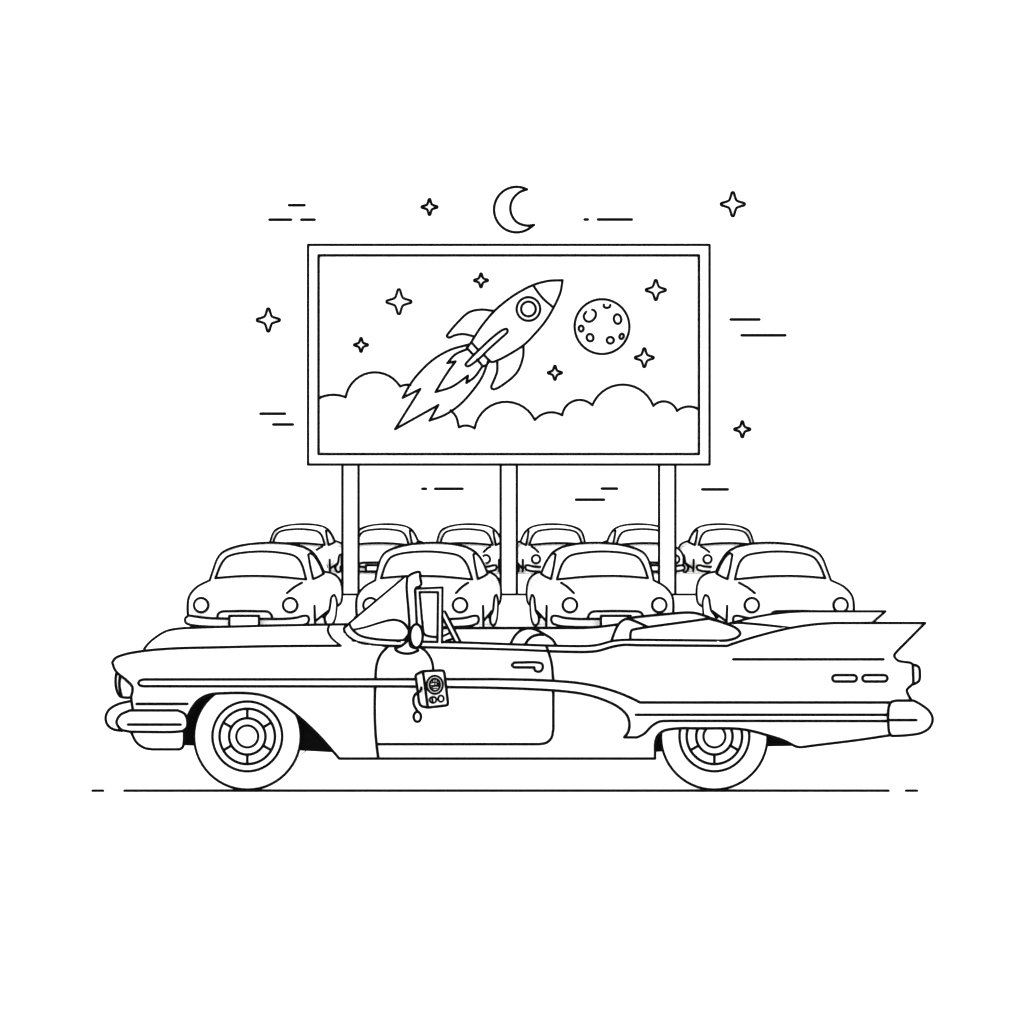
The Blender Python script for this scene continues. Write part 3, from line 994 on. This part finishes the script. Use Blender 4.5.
cl2 = path([(450.5, 410.3), (456, 416.5), (458.9, 427.4)]) + humps((458.9, 427.4), (466.4, 425.6), (474.6, 428.5), (506, 401.8), (534.9, 420.1), (549.4, 412.4), (562.2, 415.3), (579.6, 399.9), (592.3, 405.3),
            (622.6, 384.6), (653.3, 405.9), (664.6, 401.4), (677, 411), (687.6, 406.6), (698.4, 409.2))[1:]
pic("cloud_bank", [(cl1, False)])
pic("cloud_bank", [(cl2, False)])

def star(cx, cy, r):
    q = r * 0.32
    pts = []
    for k in range(4):
        a = math.radians(90 * k)
        c, s = math.cos(a), math.sin(a)
        for u, v in ((r * .97, -r * .08), (r * 1.0, 0.0), (r * .97, r * .08), (r * .62, r * .19), (q, q), ):
            pts.append((u, v, a))
        pts.append((r * .19, r * .62, a))
    out = [(cx + u * math.cos(a) - v * math.sin(a), cy - (u * math.sin(a) + v * math.cos(a))) for u, v, a in pts]
    return smooth(out, 5, closed=True)
for x, y, r in ((398.9, 301.7, 12.4), (361, 344.9, 6.9), (481, 280.4, 6.9), (655.8, 290, 10.0), (644.3, 357.7, 9.4), (554.9, 372.8, 7.0)):
    pic("star", [(star(x, y, r), True)])

# low kerb at the foot of the posts
m = Mesh()
KY = DS - 0.45
a, b = P(342, 595, KY), P(700, 595, KY)
f = [Vector((a.x, KY, 0.0)), Vector((b.x, KY, 0.0)), Vector((b.x, KY, 0.05)), Vector((a.x, KY, 0.05))]
m.prism(f, [p + Vector((0, 0.12, 0)) for p in f], K)
o = m.build("kerb"); o["kind"] = "structure"

# ------------------------------------------------------------------ cut-out moon, stars and streaks in the sky
DK = 120.0
RK = 1.48 * DK / F
def cutout(name, loop, label, cat, group=None):
    m = Mesh()
    f = [P(x, y, DK) for x, y in loop]
    b = [p + Vector((0, 0.1, 0)) for p in f]
    m.prism(f, b)
    m.tube(f, RK, True)
    c = sum(f, Vector()) / len(f)
    m.v = [p - c for p in m.v]
    o = m.build(name); o.location = c
    o["label"] = label; o["category"] = cat
    if group:
        o["group"] = group
cres = path([(527.2, 189.4)] + [(516.6 + 22.6 * math.cos(math.radians(a)), 209.6 - 22.8 * math.sin(math.radians(a))) for a in range(75, 310, 12)] + [(534.2, 224.8)],
            [(534.2, 224.8), (528.5, 225.6), (523.5, 225.0), (516.6, 221.9), (511.8, 215.3), (510.4, 207.2), (512.8, 199.2), (519.4, 192.4), (527.2, 189.4)])[:-1]
cutout("crescent_moon", cres, "thin white crescent moon hanging above the top edge of the screen", "moon")
G = "four-pointed stars around the screen"
for x, y, r, lab in ((429.5, 207, 7.9, "small four-pointed star above the screen, left of the crescent moon"),
                     (732.8, 204.2, 12.0, "large four-pointed star high up beyond the screen's top right corner"),
                     (268.3, 320, 11.5, "large four-pointed star left of the screen"),
                     (742.3, 429.3, 8.0, "small four-pointed star low down right of the screen")):
    cutout("star", star(x, y, r), lab, "star", G)
for x0, x1, y, lab in ((289, 304.5, 205.2, "short sky streak on its own above the pair at upper left"),
                       (269.5, 291.2, 219.7, "longer sky streak of the lower pair at upper left of the screen"),
                       (301.3, 314.6, 219.7, "shortest sky streak at upper left, right end of the lower pair"),
                       (584.6, 587.8, 219.5, "tiny dash just right of the crescent moon, above the screen"),
                       (598, 631.8, 219.5, "long streak above the screen right of the crescent moon"),
                       (730.6, 759.4, 319.5, "upper of two streaks right of the screen"),
                       (741.6, 785.3, 335.3, "lower and longest of two streaks right of the screen"),
                       (260.5, 285.0, 413.7, "upper of two streaks at lower left of the screen"),
                       (273.3, 292.8, 424.5, "lower of two streaks at lower left of the screen"),
                       (422.4, 426.0, 488.8, "tiny dash under the screen between left and middle post"),
                       (435.2, 462.5, 488.8, "long streak under the screen between left and middle post"),
                       (601.8, 617.0, 488.6, "upper, shorter streak under the screen between middle and right post"),
                       (576, 604, 499.7, "lower, longer streak under the screen between middle and right post"),
                       (702.2, 727.8, 489.4, "single streak right of the right post below the screen corner")):
    m = Mesh()
    a, b = P(x0, y, DK), P(x1, y, DK)
    c = (a + b) / 2
    m.tube([a - c, b - c], RK * 1.12)
    o = m.build("sky_streak"); o.location = c
    o["label"] = lab; o["category"] = "streak"; o["group"] = "short black streaks in the sky"
for o in scene.objects:
    if "_org" in o:
        del o["_org"]
